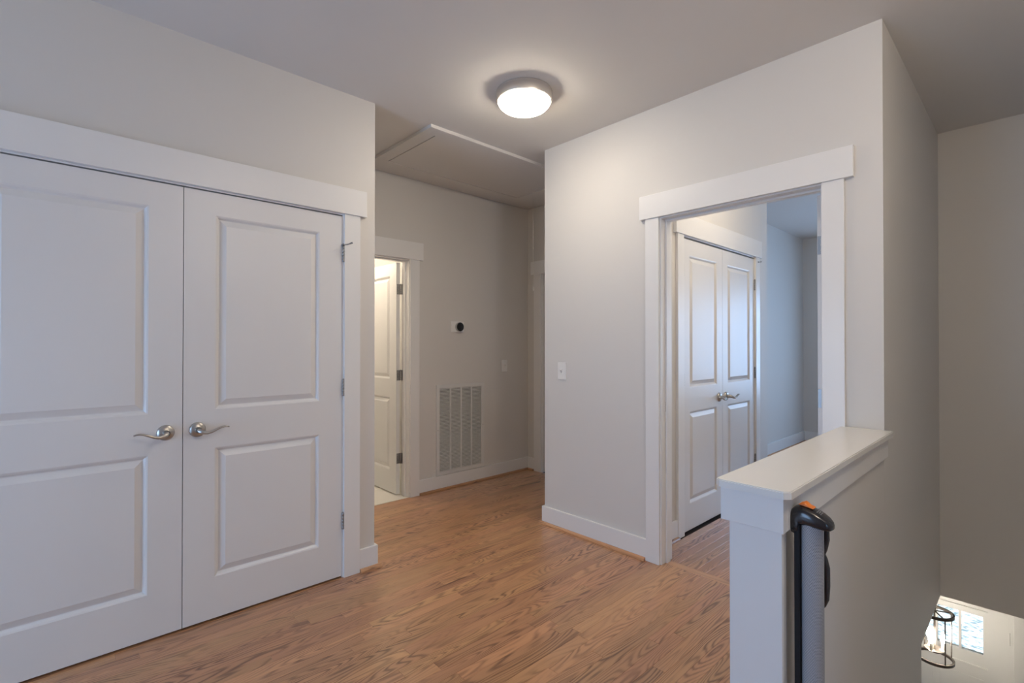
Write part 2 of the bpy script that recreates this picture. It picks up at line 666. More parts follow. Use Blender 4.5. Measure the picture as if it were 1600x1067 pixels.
bmesh.ops.translate(rest, verts=rest.verts, vec=-floor.location)
ro = obj('plank_field', rest, 'oak_x', floor)
ro['kind'] = 'stuff'
# bathroom tiles
bt = struct('floor_bathroom', box(1.41, 3.1, YT + .005, 4.9, -PT, -.003), 'grout', 'white tiled bathroom floor behind the half open door', 'floor')
for i in range(4):
    for j in range(3):
        x0, y0 = 1.42 + i * .42, YT + .007 + j * .40
        b = box(x0, x0 + .415, y0, y0 + .395, -.003, 0.0, bevel=.001)
        bmesh.ops.translate(b, verts=b.verts, vec=-bt.location)
        obj('tile', b, 'tile', bt)


# ------------------------------------------------------------------ door casings
def mapped(kind, face):
    """local (u, d, z) -> box in world; d is the distance out of the wall towards the viewer"""
    def f(bm, u0, u1, d0, d1, z0, z1, bevel=0.0):
        if kind == 'Y':
            bx(bm, u0, u1, face - d0, face - d1, z0, z1, bevel)
        else:
            bx(bm, face - d0, face - d1, u0, u1, z0, z1, bevel)
    return f


def casing(n, kind, face, u0, u1, top, depth, label, w=.090, hh=.143, over=.037, left=True, right=True, stop=None, z0=0.0):
    loc = ((u0 + u1) / 2, face, z0) if kind == 'Y' else (face, (u0 + u1) / 2, z0)
    rt = root('trim_%d' % n, loc, label, 'door trim', kind='structure')
    B = mapped(kind, face)
    rv = .007

    def P(name, *a, bevel=0.0015):
        b = new_bm(); B(b, *a, bevel=bevel)
        return wobj(name, b, 'trim_white', rt)
    if left:
        P('side_casing', u0 - rv - w, u0 - rv, 0, .018, z0, top + rv)
    if right:
        P('side_casing', u1 + rv, u1 + rv + w, 0, .018, z0, top + rv)
    P('head_casing', u0 - rv - w - over, u1 + rv + w + over, 0, .026, top + rv, top + rv + hh)
    e = .0005
    P('jamb', u0 - .02, u0, -depth - .002, .003, z0, top, bevel=.001)
    P('jamb', u1, u1 + .02, -depth - .002, .003, z0, top, bevel=.001)
    P('head_jamb', u0 - .02, u1 + .02, -depth - .002, .003, top, top + .02, bevel=.001)
    if stop:
        a, c = stop
        P('stop', u0, u0 + .011, -a, -c, z0, top)
        P('stop', u1 - .011, u1, -a, -c, z0, top)
        P('head_stop', u0 + .011, u1 - .011, -a, -c, top - .011, top)
    return rt


casing(1, 'Y', YC, OL, OR, OT, .12, 'white flat casing framing the double closet doors on the left', w=.094, hh=.146)
casing(2, 'Y', YT, BL, BR, BT, .115, 'white casing around the half open bathroom door', hh=.150, over=.035, stop=(.045, .08))
trim_bed = casing(3, 'X', XR, RD0, RD1, RT, .12, 'white casing around the open bedroom doorway', hh=.141, stop=(.045, .085))
casing(4, 'X', XE, ED0, ED1, ET, .12, 'shaded white casing at the alcove end by the pull cord', w=.10, hh=.135)
trim_bc = casing(5, 'Y', YBC, BCL, BCR, BCT, .1, 'white casing around the bedroom closet doors', w=.085, over=.03)
bm = new_bm()
lathe(bm, [(.007, YBC - .018), (.007, YBC - .021), (.003, YBC - .023), (.003, YBC - .038), (.006, YBC - .042), (.004, YBC - .046)], (4.49, 0, 2.025), 'Y', 12, cap=True)
wobj('door_catch', bm, 'hinge_metal', trim_bc, smooth=True)
wobj('strike_plate', box(XR + .045, XR + .085, RD1 - .0015, RD1 + .001, .905, .965), 'hinge_metal', trim_bed)


# ------------------------------------------------------------------ doors
def door_slab(W, H, stile, rails, T=.035):
    """slab in local space: x 0..W, z 0..H, front at y=0 facing -y. rails: list of (z0,z1) panel openings"""
    bm = new_bm()
    xs = [0, stile, W - stile, W]
    zs = [0]
    for a, c in rails:
        zs += [a, c]
    zs.append(H)
    S, D = .016, .0125
    for side in (0, 1):
        yf = 0 if side == 0 else T
        yd = D if side == 0 else T - D
        for i in range(3):
            for j in range(len(zs) - 1):
                if i == 1 and j % 2 == 1:
                    o = [(xs[1], zs[j]), (xs[2], zs[j]), (xs[2], zs[j + 1]), (xs[1], zs[j + 1])]
                    q = [(xs[1] + S, zs[j] + S), (xs[2] - S, zs[j] + S), (xs[2] - S, zs[j + 1] - S), (xs[1] + S, zs[j + 1] - S)]
                    m_ = [((a[0] * .55 + c[0] * .45), (a[1] * .55 + c[1] * .45)) for a, c in zip(o, q)]
                    vo = [bm.verts.new((p[0], yf, p[1])) for p in o]
                    vm = [bm.verts.new((p[0], yf + (yd - yf) * .25, p[1])) for p in m_]
                    vq = [bm.verts.new((p[0], yd, p[1])) for p in q]
                    for lo, hi in ((vo, vm), (vm, vq)):
                        for k in range(4):
                            bm.faces.new((lo[k], lo[(k + 1) % 4], hi[(k + 1) % 4], hi[k]))
                else:
                    bm.faces.new([bm.verts.new((x, yf, z)) for x, z in
                                  ((xs[i], zs[j]), (xs[i + 1], zs[j]), (xs[i + 1], zs[j + 1]), (xs[i], zs[j + 1]))])
    for x in (0, W):
        bm.faces.new([bm.verts.new(p) for p in ((x, 0, 0), (x, T, 0), (x, T, H), (x, 0, H))])
    for z in (0, H):
        bm.faces.new([bm.verts.new(p) for p in ((0, 0, z), (W, 0, z), (W, T, z), (0, T, z))])
    bmesh.ops.remove_doubles(bm, verts=bm.verts, dist=1e-5)
    return bm


def door_panel(W, z0, z1, stile, T=.035):
    bm = new_bm()
    S, D = .016, .0125
    offs = [(S, D), (S + .003, D), (S + .030, .001)]
    vs = []
    x0, x1 = stile, W - stile
    for side in (0, 1):
        loops = []
        for o, y in offs:
            yy = y if side == 0 else T - y
            loops.append([bm.verts.new((x, yy, z)) for x, z in ((x0 + o, z0 + o), (x1 - o, z0 + o), (x1 - o, z1 - o), (x0 + o, z1 - o))])
        for lo, hi in zip(loops, loops[1:]):
            for k in range(4):
                bm.faces.new((lo[k], lo[(k + 1) % 4], hi[(k + 1) % 4], hi[k]))
        bm.faces.new(loops[-1])
        vs.append(loops[0])
    for k in range(4):
        bm.faces.new((vs[0][k], vs[0][(k + 1) % 4], vs[1][(k + 1) % 4], vs[1][k]))
    return bm


def lever(parent, x, z, dirx, y=0.0):
    """wave lever on the front face (towards -y)"""
    b = new_bm()
    lathe(b, [(0.0345, y), (0.0345, y - .004), (.031, y - .010), (.022, y - .0145), (.0135, y - .017), (.0125, y - .040)], (x, 0, z), 'Y', 32)
    h = obj('lever_handle', b, 'nickel', parent, smooth=True)
    b = new_bm()
    pts, sz = [], []
    for i, (u, dy, dz, a, t) in enumerate(((0, -.036, 0, .0115, .0115), (.004, -.048, -.003, .0115, .0105), (.016, -.055, -.009, .010, .009),
                                           (.032, -.057, -.0115, .009, .0075), (.050, -.058, -.007, .009, .0062), (.068, -.059, .0015, .009, .0054),
                                           (.086, -.059, .009, .009, .0048), (.100, -.058, .0115, .0085, .0044), (.112, -.056, .0100, .007, .0040), (.120, -.054, .0068, .004, .003))):
        pts.append((x + dirx * u, y + dy, z + dz)); sz.append((a, t))
    sweep(b, pts, sz, 12)
    obj('lever', b, 'nickel', h, smooth=True)
    return h


def hinge_knuckle(parent, x, y, z, hgt=.092, plate=None):
    b = new_bm()
    n = 5
    for k in range(n):
        za, zb = z + hgt * k / n + .0006, z + hgt * (k + 1) / n - .0006
        lathe(b, [(.0062, za), (.0068, za + .0008), (.0068, zb - .0008), (.0062, zb)], (x, y, 0), 'Z', 14, cap=True)
    lathe(b, [(.004, z + hgt), (.005, z + hgt + .003), (.001, z + hgt + .005)], (x, y, 0), 'Z', 12)
    if plate:
        bx(b, *plate)
    return obj('hinge', b, 'hinge_metal', parent, smooth=True)


DH = 2.022
# double closet leaves (front face just behind the casing)
LW = .7545
SEAM = .4505
yf = YC - .004
PAN = [(.195, .808), (.990, 1.914)]
for n, (x0, lab) in enumerate((((SEAM - .0015 - LW), 'left leaf of the white double closet doors, cut by the frame edge'),
                               (SEAM + .0015, 'right leaf of the white double closet doors, nearest the hall corner')), 1):
    d = root('door_%d' % n, (x0, yf, .011), lab, 'door', 'double closet doors', 'structure')
    obj('slab', door_slab(LW, DH, .128, PAN), 'door_white', d)
    for a, c in PAN:
        obj('panel', door_panel(LW, a, c, .128), 'door_white', d)
    if n == 1:
        lever(d, LW - .064, .902, -1)
    else:
        lever(d, .056, .902, 1)
        for k, z in enumerate((.262, 1.010, 1.763)):
            h = hinge_knuckle(d, LW + .004, -.007, z)
            if k == 2:      # hinge-pin door stop
                b = new_bm()
                lathe(b, [(.011, .0955), (.011, .0995)], (LW + .004, -.007, z), 'Z', 14, cap=True)
                sweep(b, [(LW + .004, -.007, z + .0975), (LW + .016, -.030, z + .0975), (LW + .020, -.046, z + .0985)], [.0035, .0035, .0035], 8)
                sweep(b, [(LW + .020, -.046, z + .0985), (LW + .034, -.058, z + .106)], [.0035, .006], 8)
                sweep(b, [(LW + .004, -.007, z + .0975), (LW - .008, -.030, z + .0975)], [.0035, .0035], 8)
                obj('hinge_stop', b, 'hinge_metal', h, smooth=True)

# bathroom leaf, open 90 degrees, hinge on its near end
d = root('door_3', (2.203, YT + .118 + .70, .012), 'white panel door standing open into the lit bathroom', 'door', kind='structure', rotz=-math.pi / 2)
BPAN = [(.195, .835), (.995, 1.905)]
W3 = .70
obj('slab', door_slab(W3, 2.012, .112, BPAN), 'door_white', d)
for a, c in BPAN:
    obj('panel', door_panel(W3, a, c, .112), 'door_white', d)
for z in (.262, .985, 1.735):
    b = new_bm()
    bx(b, W3 - .0005, W3 + .0018, .004, .034, z, z + .09)
    for k in range(5):
        lathe(b, [(.0066, z + .0185 * k + .0006), (.0066, z + .0185 * k + .0174)], (W3 + .005, .040, 0), 'Z', 12, cap=True)
    bx(b, W3 + .003, W3 + .034, .0495, .0518, z, z + .09)
    h = obj('hinge', b, 'hinge_metal', d)
    for zz in (.018, .045, .072):
        b = new_bm()
        lathe(b, [(.0035, .0018), (.002, .003)], (W3, .014 + (.008 if zz == .045 else 0), z + zz), 'X', 8, cap=True)
        obj('screw', b, 'nickel', h)
b = new_bm()
sweep(b, [(.34, 0, 1.885), (.34, -.018, 1.882), (.34, -.030, 1.892), (.34, -.032, 1.912)], [.005, .004, .004, .005], 8)
obj('coat_hook', b, 'hinge_metal', d, smooth=True)

# bedroom leaf open 90 degrees into the bedroom; its hinge edge shows past the casing
d = root('door_4', (XR + .128, .717, .012), 'edge of the open bedroom door with grey hinges at the right jamb', 'door', kind='structure')
W4 = .80
b = door_slab(W4, 2.038, .12, PAN)
obj('slab', b, 'door_white', d)
for a, c in PAN:
    obj('panel', door_panel(W4, a, c, .12), 'door_white', d)
for z in (.23, .985, 1.745):
    b = new_bm()
    bx(b, -.002, .001, .003, .033, z, z + .09)
    lathe(b, [(.0065, z), (.0065, z + .09)], (-.004, -.002, 0), 'Z', 12, cap=True)
    h = obj('hinge', b, 'hinge_metal', d)
    for zz in (.018, .045, .072):
        b = new_bm()
        lathe(b, [(.0036, -.002), (.002, -.0032)], (0, .018, z + zz), 'X', 8, cap=True)
        obj('screw', b, 'nickel', h)

# bedroom closet pair
W5 = (BCR - BCL) / 2 - .003
P5 = [(.185, .828), (.995, 1.925)]
for n, (x0, lab) in enumerate(((BCL + .0015, 'left leaf of the small bedroom closet doors'), (BCL + W5 + .0045, 'right leaf of the small bedroom closet doors by the blue room')), 5):
    d = root('door_%d' % n, (x0, YBC - .002, .012), lab, 'door', 'bedroom closet doors', 'structure')
    obj('slab', door_slab(W5, 2.034, .095, P5), 'door_white', d)
    for a, c in P5:
        obj('panel', door_panel(W5, a, c, .095), 'door_white', d)
    if n == 5:
        lever(d, W5 - .058, .895, -1)
    else:
        lever(d, .058, .895, 1)
    xk = -.0035 if n == 5 else W5 + .004
    for z in (.265, 1.01, 1.765):
        hinge_knuckle(d, xk, -.006, z)

# alcove end door, closed
d = root('door_7', (XE + .03, ED1 - .003, .012), 'bluish sliver of a closed door at the alcove end', 'door', kind='structure', rotz=-math.pi / 2)
obj('slab', door_slab(.782, 2.01, .12, BPAN), 'door_white', d)
for a, c in BPAN:
    obj('panel', door_panel(.782, a, c, .12), 'door_white', d)


# ------------------------------------------------------------------ baseboards and wooden shoe moulding
def baseboard(name, boxes, label, h=.128, mat_='trim_white'):
    bm = new_bm()
    for b in boxes:
        bx(bm, *b, 0.0, h, bevel=.002)
    return struct(name, bm, mat_, label, 'baseboard')


def shoe(n, pieces, label):
    """quarter-round runs: ('X', x0, x1, y, sy) along X with its back at y going towards sy; ('Y', y0, y1, x, sx)"""
    bm = new_bm()
    R_ = .019
    for ax, a0, a1, w, s in pieces:
        prof = [(0, 0), (R_, 0)] + [(R_ * math.cos(t), R_ * math.sin(t)) for t in (math.radians(22), math.radians(45), math.radians(68))] + [(0, R_)]
        rings = []
        for a in (a0, a1):
            rings.append([bm.verts.new((a, w + s * p, q) if ax == 'X' else (w + s * p, a, q)) for p, q in prof])
        k = len(prof)
        for i in range(k):
            bm.faces.new((rings[0][i], rings[0][(i + 1) % k], rings[1][(i + 1) % k], rings[1][i]))
        bm.faces.new(rings[0]); bm.faces.new(rings[1])
    lay = bm.faces.layers.float.new('seed')
    for f in bm.faces:
        f[lay] = n * 1.7
    return struct('trim_%d' % n, bm, 'oak_x' if pieces[0][0] == 'X' else 'oak_y', label, 'shoe moulding')


BT_ = .016
cas_r = OR + .007 + .094
baseboard('baseboard_left', [(cas_r, XCC + BT_, YC - BT_, YC), (XCC, XCC + BT_, YC, YT - BT_)], 'short white baseboard at the closet wall corner')
shoe(11, [('X', cas_r + .002, XCC + BT_ + .019, YC - BT_, -1), ('Y', YC - BT_, 3.5, XCC + BT_, 1)], 'oak shoe moulding at the closet wall corner')
bc_r = BR + .007 + .09
baseboard('baseboard_back', [(bc_r, XE - BT_, YT - BT_, YT)], 'white baseboard under the return air grille')
shoe(12, [('X', bc_r + .002, XE - BT_, YT - BT_, -1)], 'oak shoe moulding under the return air grille')
ec = ED1 + .007 + .10
baseboard('baseboard_alcove', [(XE - BT_, XE, ec, YT)], 'short shaded baseboard in the alcove corner')
shoe(13, [('Y', ec + .002, YT - BT_ - .019, XE - BT_, -1)], 'short oak shoe moulding in the alcove corner')
rc = RD1 + .007 + .09
baseboard('baseboard_right', [(XR - BT_, XR, rc, YA + BT_), (XR, XR + .8, YA, YA + BT_)], 'white baseboard along the right wall left of the bedroom door')
shoe(14, [('Y', rc + .004, YA + BT_ + .019, XR - BT_, -1)], 'orange oak shoe moulding along the right wall')
baseboard('baseboard_bedroom', [(XR + .12, BCL - .095, YBC - BT_, YBC)], 'small baseboard stub left of the bedroom closet')
shoe(15, [('X', XR + .14, BCL - .096, YBC - BT_, -1)], 'oak shoe stub left of the bedroom closet')
baseboard('baseboard_bedroom_far', [(XBC, XBF - BT_, YBB - BT_, YBB), (XBF - BT_, XBF, .2, YBB)], 'blue-lit baseboard along the far bedroom walls', h=.14)
shoe(16, [('X', XBC, XBF - BT_ - .019, YBB - BT_, -1), ('Y', .2, YBB - BT_, XBF - BT_, -1)], 'dark oak shoe moulding in the far bedroom corner')

# ------------------------------------------------------------------ half wall
HX, HY0, HY1, HZ = 1.400, YS, .590, .915
hw = root('wall_half', ((HX + XR) / 2, (HY0 + HY1) / 2, 0), 'white half wall with wide cap guarding the stairs', 'half wall', kind='structure')
wobj('wall_body', box(HX, XR - .001, HY0, HY1, -.0005, HZ), 'wall_paint', hw)
wobj('end_board', box(HX - .014, HX, HY0 - .006, HY1 + .002, 0, .822, bevel=.0015), 'trim_white', hw)
for nm, a in (('apron', (HX - .026, HX, HY0 - .014, HY1 + .021, .822, HZ)),
              ('apron', (HX, XR - .002, HY0 - .014, HY0, .822, HZ)),
              ('apron', (HX, XR - .002, HY1, HY1 + .021, .822, HZ))):
    wobj(nm, box(*a, bevel=.0015), 'trim_white', hw)
# cap with clipped corners
bm = new_bm()
cx0, cx1, cy0, cy1, ck = HX - .040, XR - .001, HY0 - .033, HY1 + .033, .014
pl = [(cx0 + ck, cy0), (cx1, cy0), (cx1, cy1), (cx0 + ck, cy1), (cx0, cy1 - ck), (cx0, cy0 + ck)]
lo = [bm.verts.new((*p, HZ)) for p in pl]
hi = [bm.verts.new((*p, HZ + .020)) for p in pl]
f_top = bm.faces.new(hi); bm.faces.new(lo[::-1])
for k in range(6):
    bm.faces.new((lo[k], lo[(k + 1) % 6], hi[(k + 1) % 6], hi[k]))
bmesh.ops.bevel(bm, geom=list(f_top.edges), offset=.003, segments=2, affect='EDGES')
wobj('cap', bm, 'cap_white', hw)

# ------------------------------------------------------------------ staircase going down behind the half wall
st = root('staircase', (1.36, -.08, FL), 'oak and white stairs going down beside the half wall', 'stairs')
NR, RUN = 15, .235
RISE = -FL / NR
for k in range(NR):
    x = 1.385 + k * RUN
    z1 = -k * RISE
    wobj('riser', box(x, x + .018, YH + .001, YS - .001, z1 - RISE, z1 - .025), 'trim_white', st)
    if k < NR - 1:
        b = new_bm()
        bx(b, x - .02, x + RUN + .018, YH + .001, YS - .001, z1 - RISE - .025, z1 - RISE, bevel=.006)
        wobj('tread', b, 'oak_y', st)

# ------------------------------------------------------------------ ceiling light
LX, LY = 1.958, 1.986
cl = root('ceiling_light', (LX, LY, CEIL), 'lit flush ceiling light with nickel rim and white glass dome', 'lamp')
bm = new_bm()
lathe(bm, [(.05, 0), (.150, 0), (.1565, -.003), (.1585, -.009), (.1575, -.014), (.1590, -.017), (.1590, -.052), (.1570, -.058), (.1500, -.0605), (.1485, -.057), (.1480, -.03), (.05, -.03)], (0, 0, 0), 'Z', 64)
obj('rim', bm, 'rim_nickel', cl, smooth=True)
bm = new_bm()
prof = [(.1470, -.045), (.1470, -.058)]
for i in range(1, 13):
    t = i / 12 * math.pi / 2
    prof.append((.1470 * math.cos(t) ** .9 if i < 12 else .0005, -.058 - .058 * math.sin(t)))
lathe(bm, prof, (0, 0, 0), 'Z', 64)
obj('glass_dome', bm, 'lamp_glass', cl, smooth=True)

# ------------------------------------------------------------------ attic hatch and pull cord
ah = root('attic_hatch', (2.58, 3.10, CEIL), 'flat attic hatch with raised frame in the alcove ceiling', 'attic hatch')
ax0, ax1, ay0, ay1 = 1.800, 3.375, 2.685, 3.525
ix0, ix1, iy0, iy1 = 1.895, 3.280, 2.785, 3.425
for a in ((ax0, ax1, ay0, iy0), (ax0, ax1, iy1, ay1)):
    wobj('frame_board', box(*a, CEIL - .022, CEIL, bevel=.001), 'ceiling_paint', ah)
for a in ((ax0, ix0, iy0, iy1), (ix1, ax1, iy0, iy1)):
    wobj('frame_board', box(*a, CEIL - .022, CEIL, bevel=.001), 'ceiling_paint', ah)
wobj('hatch_panel', box(ix0 + .009, ix1 - .005, iy0 + .002, iy1 - .005, CEIL - .0195, CEIL - .003, bevel=.0005), 'ceiling_paint', ah)
wobj('gap', box(ix0, ix1, iy0, iy1, CEIL - .003, CEIL), 'dark_gap', ah)

pc = root('pull_cord', (3.262, 3.192, 1.805), 'thin white pull cord hanging from the attic hatch', 'cord')
bm = new_bm()
sweep(bm, [(0, 0, 0.04), (0.001, 0, .3), (-.0005, 0, .6), (0, 0, CEIL - .0195 - 1.805)], [.0022] * 4, 8)
obj('cord', bm, 'cord', pc, smooth=True)
bm = new_bm()
lathe(bm, [(.001, 0), (.006, .003), (.0075, .012), (.006, .03), (.003, .042), (.001, .043)], (0, 0, 0), 'Z', 14)
obj('pull_bead', bm, 'cord', pc, smooth=True)
bm = new_bm()
lathe(bm, [(.0005, .384), (.0048, .389), (.0048, .395), (.0005, .40)], (0, 0, 0), 'Z', 12)
obj('knot', bm, 'cord', pc, smooth=True)

# ------------------------------------------------------------------ return air grille
vx0, vx1, vz0, vz1 = 2.535, 3.090, .132, .945
vg = root('return_air_grille', ((vx0 + vx1) / 2, YT, vz0), 'tall white return air grille with four louvred columns', 'vent')
fw_ = .034
yv = YT - .012
for a in ((vx0, vx1, vz0, vz0 + fw_), (vx0, vx1, vz1 - fw_, vz1)):
    wobj('frame', box(a[0], a[1], yv, YT, a[2], a[3], bevel=.0015), 'vent_white', vg)
for a in ((vx0, vx0 + fw_), (vx1 - fw_, vx1)):
    wobj('frame', box(a[0], a[1], yv, YT, vz0 + fw_, vz1 - fw_, bevel=.0015), 'vent_white', vg)
gx0, gx1 = vx0 + fw_, vx1 - fw_
cw = (gx1 - gx0) / 4
for k in range(1, 4):
    x = gx0 + cw * k
    wobj('mullion', box(x - .0065, x + .0065, yv + .001, YT - .001, vz0 + fw_, vz1 - fw_), 'vent_white', vg)
wobj('dark_back', box(gx0 - .002, gx1 + .002, YT - .0012, YT - .0002, vz0 + fw_ - .002, vz1 - fw_ + .002), 'dark_gap', vg)
for k in range(4):
    xa, xb = gx0 + cw * k + (.0065 if k else 0), gx0 + cw * (k + 1) - (.0065 if k < 3 else 0)
    bm = new_bm()
    n = 60
    zs0, zs1 = vz0 + fw_, vz1 - fw_
    p = (zs1 - zs0) / n
    for i in range(n):
        z = zs0 + p * (i + .5)
        # slanted slat: the outer edge hangs lower
        co = [(yv + .001, z - .0040), (yv + .001, z + .0014), (YT - .004, z + .0046), (YT - .004, z + .0036)]
        vs = [[bm.verts.new((x, y_, z_)) for y_, z_ in co] for x in (xa, xb)]
        for q in range(4):
            bm.faces.new((vs[0][q], vs[0][(q + 1) % 4], vs[1][(q + 1) % 4], vs[1][q]))
        bm.faces.new(vs[0]); bm.faces.new(vs[1])
    o = wobj('louvres', bm, 'vent_white', vg)
    o['kind'] = 'stuff'
for x in (vx0 + .015, vx1 - .015):
    bm = new_bm()
    lathe(bm, [(.004, yv), (.003, yv - .0015)], (x, 0, (vz0 + vz1) / 2), 'Y', 10, cap=True)
    wobj('screw', bm, 'hinge_metal', vg)

# ------------------------------------------------------------------ thermostat and switches
th = root('thermostat', (2.772, YT, 1.420), 'round black thermostat with silver ring on a white plate', 'thermostat')
wobj('wall_plate', box(2.700, 2.848, YT - .006, YT, 1.424, 1.524, bevel=.002), 'plate_white', th)
bm = new_bm()
lathe(bm, [(.036, YT - .006), (.041, YT - .008), (.0425, YT - .030), (.0400, YT - .034)], (2.783, 0, 1.474), 'Y', 40)
wobj('ring', bm, 'thermo_ring', th, smooth=True)
bm = new_bm()
lathe(bm, [(.0405, YT - .030), (.0405, YT - .0345), (.037, YT - .0365), (.0005, YT - .0375)], (2.783, 0, 1.474), 'Y', 40)
wobj('display', bm, 'thermo_face', th, smooth=True)


def switch(loc, kind, label):
    rt = root('light_switch', loc, label, 'switch', 'wall switches')
    rt.rotation_euler = (0, 0, 0 if kind == 'Y' else -math.pi / 2)
    # local: faces -y for a Y wall
    obj('plate', box(-.038, .038, -.006, 0, -.060, .060, bevel=.0025), 'plate_white', rt)
    b = new_bm()
    vs = [(-.005, -.006, -.012), (.005, -.006, -.012), (.005, -.006, .012), (-.005, -.006, .012),
          (-.0045, -.010, -.010), (.0045, -.010, -.010), (.0045, -.020, .008), (-.0045, -.020, .008)]
    v = [b.verts.new(p) for p in vs]
    for q in ((0, 1, 5, 4), (1, 2, 6, 5), (2, 3, 7, 6), (3, 0, 4, 7), (4, 5, 6, 7), (0, 3, 2, 1)):
        b.faces.new([v[i] for i in q])
    obj('toggle', b, 'plate_white', rt)
    for z in (-.030, .030):
        b = new_bm()
        lathe(b, [(.0032, -.006), (.0022, -.0072)], (0, 0, z), 'Y', 10, cap=True)
        obj('screw', b, 'plate_white', rt)


switch((XR, 2.316, 1.122), 'X', 'white light switch on the right wall')
switch((3.362, YT, 1.098), 'Y', 'small white switch right of the thermostat')

# ------------------------------------------------------------------ retractable safety gate on the half wall
GX, GY = 1.452, .4055
gt = root('safety_gate', (GX, GY, 0), 'retractable grey mesh safety gate with black top on the half wall', 'safety gate')
yw = YS - .014
# top cap: bean-shaped shell lofted from the wall outwards
bm = new_bm()
rings = []
secs = [  # y, half width, z bottom, z top, x centre
    (yw, .0285, .812, .876, 0), (yw - .006, .0300, .810, .882, 0), (yw - .016, .0305, .813, .886, 0),
    (yw - .019, .0305, .836, .8865, 0), (yw - .034, .0315, .838, .885, 0), (yw - .052, .0315, .837, .880, 0), (yw - .068, .0300, .836, .872, 0),
    (yw - .080, .0265, .836, .864, 0), (yw - .088, .0200, .837, .856, 0), (yw - .092, .0100, .840, .850, 0)]
for y, hwid, zb, zt, xc in secs:
    ring = []
    n = 20
    for k in range(n):
        a = 2 * math.pi * k / n
        ca, sa = math.cos(a), math.sin(a)
        ex = math.copysign(abs(ca) ** .55, ca); ez = math.copysign(abs(sa) ** .62, sa)
        ring.append(bm.verts.new((GX + xc + hwid * ex, y, (zb + zt) / 2 + (zt - zb) / 2 * ez)))
    rings.append(ring)
for a, c in zip(rings, rings[1:]):
    for k in range(20):
        bm.faces.new((a[k], a[(k + 1) % 20], c[(k + 1) % 20], c[k]))
bm.faces.new(rings[0]); bm.faces.new(rings[-1])
cap_o = wobj('top_cap', bm, 'black_plastic', gt, smooth=True)
bm = new_bm()
zt = .888
prof = [(-.017, .0), (-.013, .0025), (-.006, .004), (-.001, .008), (.004, .0095), (.009, .0065), (.014, .003), (.017, 0)]
vs = []
for x in (GX - .013, GX - .009, GX + .009, GX + .013):
    s_ = .55 if x in (GX - .013, GX + .013) else 1.0
    vs.append([bm.verts.new((x, yw - .032 + a, zt - .004 + (a + .017) * .16 + c * s_)) for a, c in prof])
for a, c in zip(vs, vs[1:]):
    for k in range(len(prof) - 1):
        bm.faces.new((a[k], a[k + 1], c[k + 1], c[k]))
bm.faces.new(vs[0]); bm.faces.new(vs[-1])
ob = wobj('lock_button', bm, 'orange_plastic', gt, smooth=True)
bm = new_bm()
for k, w_ in enumerate((.012, .009, .012)):
    y_ = yw - .0570 - k * .0042
    bx(bm, GX - w_, GX + w_, y_ - .0008, y_ + .0008, .8755 - k * .0016 - .003, .8782 - k * .0020)
wobj('printed_mark', bm, 'print_grey', gt)
# back rail
wobj('back_rail', box(GX - .026, GX + .010, GY + .022, GY + .036, .035, .840, bevel=.003), 'black_rail', gt)
# fabric roll with UVs
bm = new_bm()
RR = .0262
uvl = bm.loops.layers.uv.new('UVMap')
seg = 40
lo, hi = [], []
for k in range(seg):
    a = 2 * math.pi * k / seg
    lo.append(bm.verts.new((GX + RR * math.cos(a), GY + RR * math.sin(a), .045)))
    hi.append(bm.verts.new((GX + RR * math.cos(a), GY + RR * math.sin(a), .843)))
for k in range(seg):
    f = bm.faces.new((lo[k], lo[(k + 1) % seg], hi[(k + 1) % seg], hi[k]))
    u0, u1 = RR * 2 * math.pi * k / seg, RR * 2 * math.pi * (k + 1) / seg
    for l, uv in zip(f.loops, ((u0, 0), (u1, 0), (u1, .79), (u0, .79))):
        l[uvl].uv = uv
wobj('fabric_roll', bm, 'gate_mesh', gt, smooth=True)
wobj('bottom_cap', box(GX - .031, GX + .031, GY - .036, yw - .0005, .012, .045, bevel=.006), 'black_plastic', gt)
# hem bar with the wavy hand grip
bm = new_bm()
pts, sz = [], []
hx, hy = GX + .0300, GY - .0145
for z, dx, a in ((.848, .004, .006), (.822, .010, .0095), (.790, .0105, .010), (.765, .006, .009), (.752, .0015, .0085), (.738, .006, .0095), (.715, .0105, .0105),
                 (.67, .011, .0105), (.635, .009, .010), (.618, .003, .008), (.608, -.004, .005)):
    pts.append((hx + dx * .6, hy - dx * .8, z + .008)); sz.append((a, a * .75))
sweep(bm, pts, sz, 12, up=(0, 1, 0))
wobj('hand_grip', bm, 'black_plastic', gt, smooth=True)
wobj('hem_bar', box(hx - .006, hx + .004, hy + .001, hy + .012, .06, .836, bevel=.002), 'black_rail', gt)

# ------------------------------------------------------------------ foyer: front door, side light, lantern
fd = root('door_8', (XD + .04, FD0, FL), 'white front door downstairs with small rippled glass lites', 'door', kind='structure')
lz0, lz1 = -1.232, -.918
ly = [.325]
lites = []
y = .322
for k in range(4):
    lites.append((y, y + .133)); y += .150
dx0, dx1 = XD + .03, XD + .075
yl, yr = lites[0][0], lites[-1][1]
bm = new_bm()
bx(bm, dx0, dx1, FD0, yl, FL + .01, FDT - .005)
bx(bm, dx0, dx1, yr, FD1 - .004, FL + .01, FDT - .005)
bx(bm, dx0, dx1, yl, yr, lz1, FDT - .005)
bx(bm, dx0, dx1, yl, yr, FL + .01, lz0)
wobj('slab', bm, 'trim_white', fd)
for k in range(3):
    wobj('glazing_bar', box(dx0, dx1, lites[k][1], lites[k + 1][0], lz0, lz1), 'trim_white', fd)
for a, c in lites:
    wobj('pane', box(dx0 + .018, dx0 + .024, a, c, lz0, lz1), 'rippled_glass', fd)
wobj('lite_moulding', box(dx0 - .012, dx0, yl - .028, yr + .028, lz1 + .040, lz1 + .052, bevel=.003), 'trim_white', fd)
